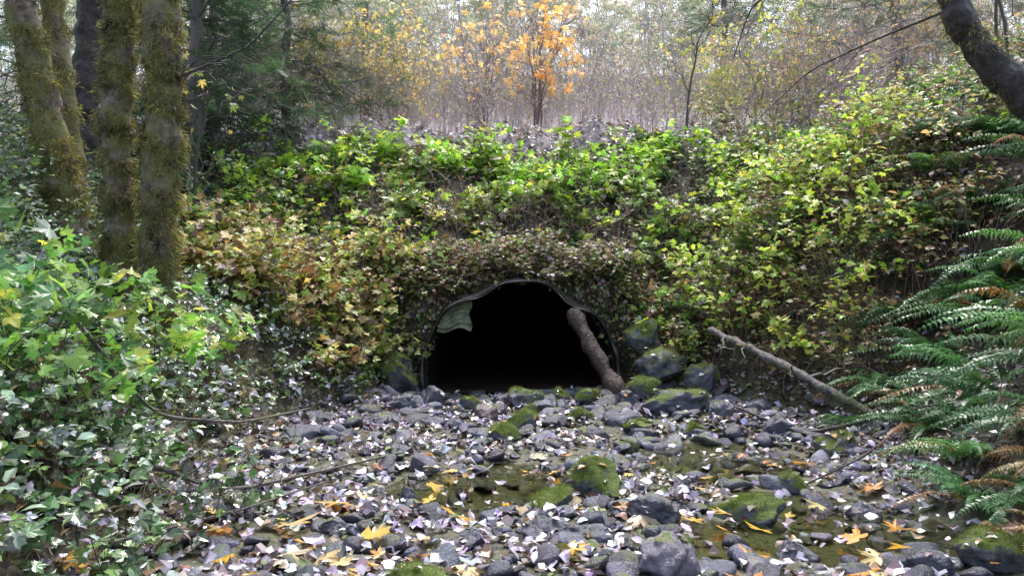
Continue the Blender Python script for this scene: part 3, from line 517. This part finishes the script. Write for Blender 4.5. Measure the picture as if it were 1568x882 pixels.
def thicket(name,n,x0,x1,y0,y1,hg,col,leaf=None,lc=None,w=None,nl=2,sz=.07,r=.014,mat=None,nb=7,nt=4,wig=.02):
    mb=MB(); p=gpts(n,x0,x1,y0,y1); hh=U(*hg,n); P=canes(p,hh,hh*U(.02,.35,n),9,wig); R=np.full((n,1),r)*U(.5,1.5,(n,1))*np.linspace(1,.25,9)[None]
    tubes(mb,P,R,pal([col],[1],n,.3),4,0)
    Q,RR=children(P,R,nb,.12,.95,1.3,.75,.2,.1,6,.5); tubes(mb,Q,RR,pal([col],[1],len(Q),.3),3,0)
    Q2,R2=children(Q,RR,nt,.2,1,.55,.8,.1,.05,4,.7); tubes(mb,Q2,np.maximum(R2,.003),pal([col],[1],len(Q2),.3),3,0)
    if leaf is not None:
        idx=np.repeat(np.arange(len(Q2)),nl); pos,_,_=along(Q2,idx,U(.2,1,len(idx))); m=len(pos)
        scatter(mb,leaf,pos,frames(up_normals(m,.7,(0,-.3,.6)),rdir(m)),U(sz*.6,sz*1.3,m),pal(lc,w,m),1)
    return mb.build(name,[M_twig,mat or M_dry])
thicket('bare_alder_thicket',280,-9,11,17,27,(2.5,6),LAV,TS,[(.55,.46,.3),(.46,.42,.42),(.3,.36,.2)],[1,1,.6],1,.08,r=.011,nb=9,nt=5)  # leaves of this and hillside_thicket paled to paint in background haze
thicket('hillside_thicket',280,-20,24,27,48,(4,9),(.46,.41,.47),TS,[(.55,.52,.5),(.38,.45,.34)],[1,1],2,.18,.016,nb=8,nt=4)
thicket('yellow_shrub',18,-4.4,-1.9,14.6,16.5,(1.2,2.8),(.24,.19,.17),TS,[(.72,.64,.3),(.66,.52,.22),(.5,.5,.24)],[3,2,2],4,.09,.008)
thicket('yellow_shrub',16,3.2,5.8,14.3,16.5,(1.0,2.2),(.24,.19,.17),TR,[(.52,.58,.2),(.62,.57,.24),(.34,.46,.14)],[3,2,2],4,.11,.008)
thicket('yellow_shrub',10,6.0,9.0,13.5,16.5,(2,3.8),(.18,.14,.12),TS,[(.68,.58,.24),(.55,.4,.2)],[3,2],3,.09,.01)
thicket('dead_brush',90,4,10,11,16,(1,2.5),(.32,.25,.27),TS,[(.4,.3,.24)],[1],1,.06,.008)
thicket('dead_brush',70,-7,-2,13.5,16.5,(.8,2.4),(.32,.28,.3),TS,[(.38,.34,.24),(.2,.27,.14)],[1,1],2,.06,.007)
thicket('dead_brush',100,-2.5,4,14.0,17,(.4,2.0),(.42,.37,.4),TS,[(.5,.46,.42),(.28,.34,.18)],[1,1],2,.05,.006)
def sapling(name,x,y,hh,n,cols,w,nl,sz,col=(.09,.06,.055),th=-.1):
    mb=MB(); p=np.array([[x,y,float(h(x,y))-.05]]*n)+rng.normal(0,.06,(n,3))*np.array([1,1,0]); P=canes(p,U(.8,1.1,n)*hh,U(.1,.9,n),10,.01); R=np.full((n,1),.024)*np.linspace(1,.3,10)[None]
    tubes(mb,P,R,col,6,0,); Q,RR=children(P,R,11,.2,.95,1.2,.9,.3,.05,7,.5); tubes(mb,Q,RR,col,4,0)
    Q2,R2=children(Q,RR,4,.3,1,.4,.7,.2,0,4,.7); tubes(mb,Q2,R2,col,3,0)
    idx=np.repeat(np.arange(len(Q2)),nl); idx=idx[fbm3(Q2[idx][:,0],1.2,3)>th]; pos,_,_=along(Q2,idx,U(.3,1,len(idx))); m=len(pos); ch=rng.integers(0,4,m)
    for k in range(4):
        s=ch==k; qn=s.sum()
        if qn: scatter(mb,TM[k],pos[s],frames(up_normals(qn,.6,(0,-.8,.5)),rdir(qn)-np.array([0,0,1.2])),U(sz*.6,sz*1.3,qn),pal(cols,w,qn),1)
    return mb.build(name,[M_twig,M_dry])
sapling('orange_maple_tree',.5,15.4,3.3,6,[(.82,.56,.22),(.78,.46,.16),(.84,.68,.38)],[4,2,3],2,.15,(.24,.18,.18),-.25)
sapling('orange_maple_tree',-.6,15.9,3.1,5,[(.78,.55,.25),(.84,.68,.42)],[2,2],2,.13,(.24,.18,.18),-.1)
sapling('vine_maple_tree',3.0,13.9,3.2,1,[(.4,.4,.1)],[1],1,.1,(.08,.065,.07))
sapling('vine_maple_tree',6.3,10.2,3.2,2,[(.6,.54,.2),(.4,.45,.16)],[1,1],1,.12,(.05,.04,.045))
sapling('vine_maple_tree',-3.9,9.8,3.0,1,[(.3,.4,.12),(.5,.45,.16)],[1,1],1,.10,(.08,.07,.06))
def conifer(name,x,y,hh,seed,br=2.6,nb=70,col=((.02,.05,.022),(.04,.08,.03)),r=.15,t0=.1,ns=6,sz=.36):
    par=link(name,None); z0=float(h(x,y))-.2; K=14; P=np.stack([x+rng.normal(0,.03,K),y+rng.normal(0,.03,K),z0+np.linspace(0,hh,K)],-1)[None]; R=np.linspace(r,.02,K)[None]
    mb=MB(); tubes(mb,P,R,(.11,.10,.095),12,0); Q,RR=children(P,R,nb,t0,.98,br,1.45,-.05,-.28,9,.0,.03); RR=RR*0+np.linspace(.016,.004,9)[None]; tubes(mb,Q,RR,(.1,.09,.085),4,0)
    Q2,R2=children(Q,RR,8,.15,1,.6,.95,-.1,-.3,5,.6,.03,side=(1,1,.25)); tubes(mb,Q2,R2,(.1,.09,.085),3,0); mb.build('trunk',[M_twig],par)
    mb=MB(); idx=np.repeat(np.arange(len(Q2)),ns); t=U(.05,1,len(idx)); pos,tan,_=along(Q2,idx,t); m=len(pos); d=tan+rng.normal(0,.55,(m,3))*np.array([1,1,.35]); 
    scatter(mb,TP,pos,frames(up_normals(m,.3),d),U(sz*.5,sz*1.1,m),pal(col,[1]*len(col),m),0); mb.build('foliage',[M_needle],par); return par
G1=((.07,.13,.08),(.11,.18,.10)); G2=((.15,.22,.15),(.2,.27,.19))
conifer('hemlock_tree',-5.0,12.6,6,1,2.2,90,G1)
conifer('hemlock_tree',-4.2,14.8,7,11,2.2,90,G1,.1)
conifer('hemlock_tree',-6.2,16.5,9,2,3,80,G1)
conifer('hemlock_tree',-8.5,14,9,3,3.2,70,G1)
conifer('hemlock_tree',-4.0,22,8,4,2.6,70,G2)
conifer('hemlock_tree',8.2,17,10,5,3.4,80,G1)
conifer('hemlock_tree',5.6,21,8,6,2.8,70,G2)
conifer('hemlock_tree',9.6,12.5,9,7,3.2,70,G1)
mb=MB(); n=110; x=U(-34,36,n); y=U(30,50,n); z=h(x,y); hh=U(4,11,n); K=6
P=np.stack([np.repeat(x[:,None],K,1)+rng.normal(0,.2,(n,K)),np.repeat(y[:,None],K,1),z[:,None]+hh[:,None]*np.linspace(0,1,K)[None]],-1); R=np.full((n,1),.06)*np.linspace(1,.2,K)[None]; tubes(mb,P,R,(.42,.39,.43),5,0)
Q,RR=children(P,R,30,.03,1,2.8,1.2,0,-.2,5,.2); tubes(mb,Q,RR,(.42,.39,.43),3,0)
idx=np.repeat(np.arange(len(Q)),8); pos,tan,_=along(Q,idx,U(.15,1,len(idx))); m=len(pos); scatter(mb,TP,pos,frames(up_normals(m,.4),tan+rng.normal(0,.5,(m,3))),U(.7,1.4,m),pal([(.30,.35,.30),(.38,.41,.36),(.46,.43,.39)],[3,2,1],m),1)  # haze painted into the colours: distant trunks and needles paled
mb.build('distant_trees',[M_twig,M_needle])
# ------------------------------------------------------------------ world, sun, camera
sc=bpy.context.scene; w=bpy.data.worlds.new('World'); sc.world=w; w.use_nodes=True; nt=w.node_tree; bg=nt.nodes['Background']
SE,SR=62,8
sky=nt.nodes.new('ShaderNodeTexSky'); sky.sky_type='NISHITA'; sky.sun_disc=False; sky.sun_elevation=math.radians(SE); sky.sun_rotation=math.radians(SR); sky.dust_density=4; sky.air_density=1.0
hs=nt.nodes.new('ShaderNodeHueSaturation'); hs.inputs['Saturation'].default_value=.7; hs.inputs['Value'].default_value=2.8; nt.links.new(sky.outputs[0],hs.inputs['Color']); nt.links.new(hs.outputs[0],bg.inputs[0]); bg.inputs[1].default_value=.15
L=bpy.data.lights.new('sun','SUN'); L.energy=3.3; L.angle=math.radians(24); L.color=(1,.95,.97); lo=bpy.data.objects.new('sun',L); sc.collection.objects.link(lo)
from mathutils import Vector
el,az=math.radians(SE),math.radians(SR); d=Vector((math.sin(az)*math.cos(el),math.cos(az)*math.cos(el),math.sin(el))); lo.rotation_euler=d.to_track_quat('Z','Y').to_euler()
cam=bpy.data.cameras.new('camera'); co=bpy.data.objects.new('camera',cam); sc.collection.objects.link(co); co.location=(0,0,1.45); co.rotation_euler=(math.radians(90),0,0); cam.lens=28; cam.sensor_width=36; cam.clip_end=1000; cam.clip_start=.05; sc.camera=co
sc.view_settings.view_transform='Standard'; sc.view_settings.look='None'; sc.view_settings.exposure=0
print('TRIS',sum(len(o.data.polygons) for o in bpy.data.objects if o.type=='MESH'))
